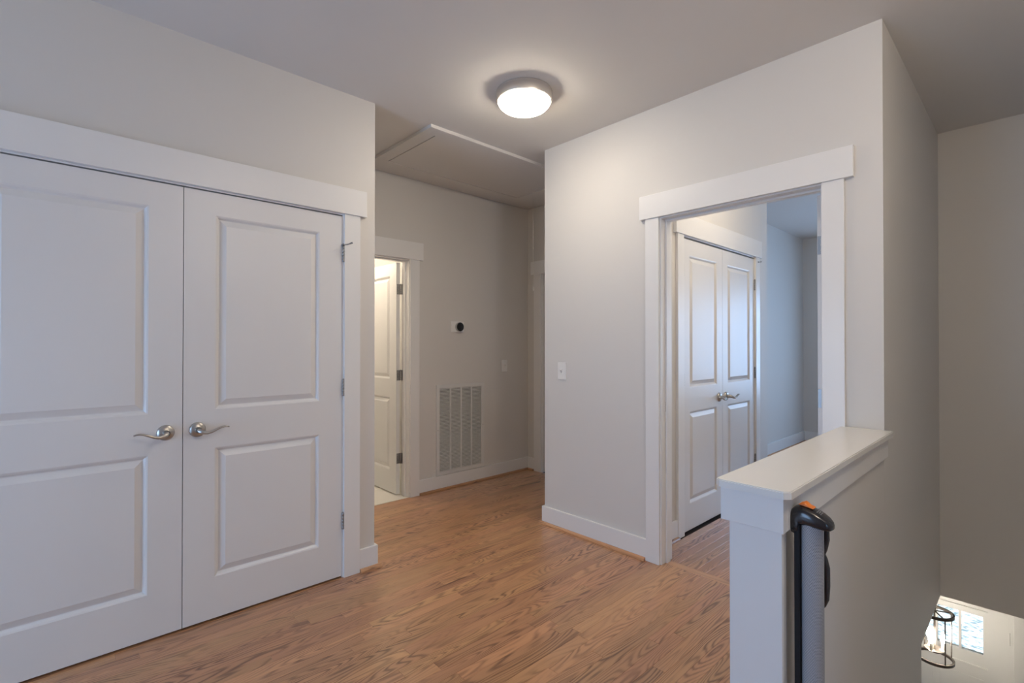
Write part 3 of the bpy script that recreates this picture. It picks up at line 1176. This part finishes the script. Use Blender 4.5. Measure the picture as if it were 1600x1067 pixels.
wobj('lite_shelf', box(dx0 - .014, dx0, yl - .028, yr + .028, lz0 - .11, lz0 - .095, bevel=.003), 'trim_white', fd)
for a, c in ((yl, yl + .27), (yr - .27, yr)):
    wobj('panel', box(dx0 - .006, dx0, a, c, FL + .25, lz0 - .2, bevel=.003), 'trim_white', fd)
for z in (FL + .25, FL + 1.0, -1.08):
    bm = new_bm()
    lathe(bm, [(.008, z), (.008, z + .1)], (XD + .026, FD0 - .004, 0), 'Z', 12, cap=True)
    wobj('hinge', bm, 'hinge_metal', fd)
tr = root('trim_9', (XD, .1, FL), 'white mullion post between front door and side light', 'door trim', kind='structure')
wobj('post', box(XD + .002, XD + .14, SL1, FD0, FL, FDT), 'trim_white', tr)
wobj('post_face', box(XD - .012, XD + .002, SL1 + .02, FD0 - .02, FL, FDT, bevel=.002), 'trim_white', tr)
sl = root('window_1', (XD + .05, (SL0 + SL1) / 2, FL + .25), 'narrow rippled side light right of the front door', 'window', kind='structure')
wobj('pane', box(XD + .05, XD + .056, SL0, SL1, FL + .26, -.985), 'rippled_glass', sl)
wobj('frame', box(XD + .02, XD + .10, SL0, SL1, -.985, FDT), 'trim_white', sl)
portal((XD + .16, .62, -1.07), (-1, 0, 0), .62, .34)
portal((XD + .16, -.09, -1.75), (-1, 0, 0), .30, 1.6)

LNX, LNY, LZ1, LZ0 = 4.95, .556, -.735, -1.080
ln = root('lantern_pendant', (LNX, LNY, LZ0), 'bronze hoop lantern with lit candle bulbs hanging downstairs', 'lamp')
RL = .118
for z in (LZ1, LZ0):
    bm = new_bm()
    lathe(bm, [(RL, z - .010), (RL, z + .010), (RL - .013, z + .010), (RL - .013, z - .010), (RL, z - .010)], (LNX, LNY, 0), 'Z', 48)
    wobj('hoop', bm, 'bronze', ln)
for k in range(4):
    a = math.radians(38 + 90 * k)
    px, py = LNX + (RL - .003) * math.cos(a), LNY + (RL - .003) * math.sin(a)
    bm = new_bm(); sweep(bm, [(px, py, LZ0), (px, py, LZ1)], [.0042, .0042], 8, up=(0, 1, 0))
    wobj('upright', bm, 'bronze', ln)
    bm = new_bm(); sweep(bm, [(px, py, LZ1), (LNX, LNY, LZ1 + .012)], [.005, .005], 8)
    wobj('spoke', bm, 'bronze', ln)
bm = new_bm()
lathe(bm, [(.0005, LZ0 + .045), (.012, LZ0 + .05), (.018, LZ0 + .06), (.008, LZ0 + .075), (.006, LZ1 + .01), (.011, LZ1 + .03), (.006, LZ1 + .05), (.006, FC - .03), (.05, FC - .02), (.055, FC - .001)], (LNX, LNY, 0), 'Z', 20)
wobj('stem', bm, 'bronze', ln, smooth=True)
bm = new_bm()
lathe(bm, [(.001, LZ0 + .058), (.058, LZ0 + .060), (.062, LZ0 + .070), (.056, LZ0 + .068), (.001, LZ0 + .066)], (LNX, LNY, 0), 'Z', 28)
wobj('dish', bm, 'bronze', ln, smooth=True)
for k in range(3):
    a = math.radians(-75 + 120 * k)
    px, py = LNX + .050 * math.cos(a), LNY + .050 * math.sin(a)
    bm = new_bm(); sweep(bm, [(LNX, LNY, LZ0 + .062), ((LNX + px) / 2, (LNY + py) / 2, LZ0 + .048), (px, py, LZ0 + .062)], [.004] * 3, 8)
    wobj('arm', bm, 'bronze', ln)
    bm = new_bm(); lathe(bm, [(.016, LZ0 + .062), (.018, LZ0 + .068), (.0105, LZ0 + .070), (.0105, LZ0 + .125)], (px, py, 0), 'Z', 16, cap=True)
    c_ = wobj('candle', bm, 'candle_white', ln, smooth=True)
    bm = new_bm(); lathe(bm, [(.008, LZ0 + .125), (.016, LZ0 + .142), (.017, LZ0 + .155), (.010, LZ0 + .182), (.001, LZ0 + .205)], (px, py, 0), 'Z', 16, cap=True)
    wobj('bulb', bm, 'bulb', ln, smooth=True)

point_lamp('stairwell_fill', (1.25, -.32, 2.50), 22, (1.0, 0.85, 0.68), .14)  # unseen fill light added to brighten the stairwell walls, no fixture here
# lamps of the neighbouring rooms (their fixtures are out of view)
point_lamp('bathroom_lamp', (2.0, 4.3, 2.5), 24, (1.0, 0.86, 0.68))
point_lamp('bedroom_lamp', (3.45, 0.98, 2.60), 10.5, (1.0, 0.84, 0.64))


def sash_window(n, kind, face, depth, u0, u1, z0, z1, label):
    """double-hung window filling an opening whose inner wall face is at `face`, wall going `depth` outwards"""
    mid = face + depth / 2
    loc = (mid, (u0 + u1) / 2, z0) if kind == 'X' else ((u0 + u1) / 2, mid, z0)
    rt = root('window_%d' % n, loc, label, 'window', kind='structure')

    def P(name, a0, a1, c0, c1, half, m_):
        b = box(mid - half, mid + half, a0, a1, c0, c1) if kind == 'X' else box(a0, a1, mid - half, mid + half, c0, c1)
        wobj(name, b, m_, rt)
    w = .05
    P('frame', u0, u0 + w, z0, z1, .03, 'trim_white'); P('frame', u1 - w, u1, z0, z1, .03, 'trim_white')
    P('frame', u0 + w, u1 - w, z0, z0 + w, .03, 'trim_white'); P('frame', u0 + w, u1 - w, z1 - w, z1, .03, 'trim_white')
    zm = (z0 + z1) / 2
    P('meeting_rail', u0 + w, u1 - w, zm - .02, zm + .02, .02, 'trim_white')
    P('pane', u0 + w, u1 - w, z0 + w, zm - .02, .002, 'clear_glass')
    P('pane', u0 + w, u1 - w, zm + .02, z1 - w, .002, 'clear_glass')


sash_window(2, 'X', XBF, .12, *BW, 'bedroom window beyond the open doorway')
sash_window(3, 'X', XH, -.12, *HW, 'hall window behind the viewer')
sash_window(4, 'Y', YL, -.12, *LW2, 'loft window behind the viewer')
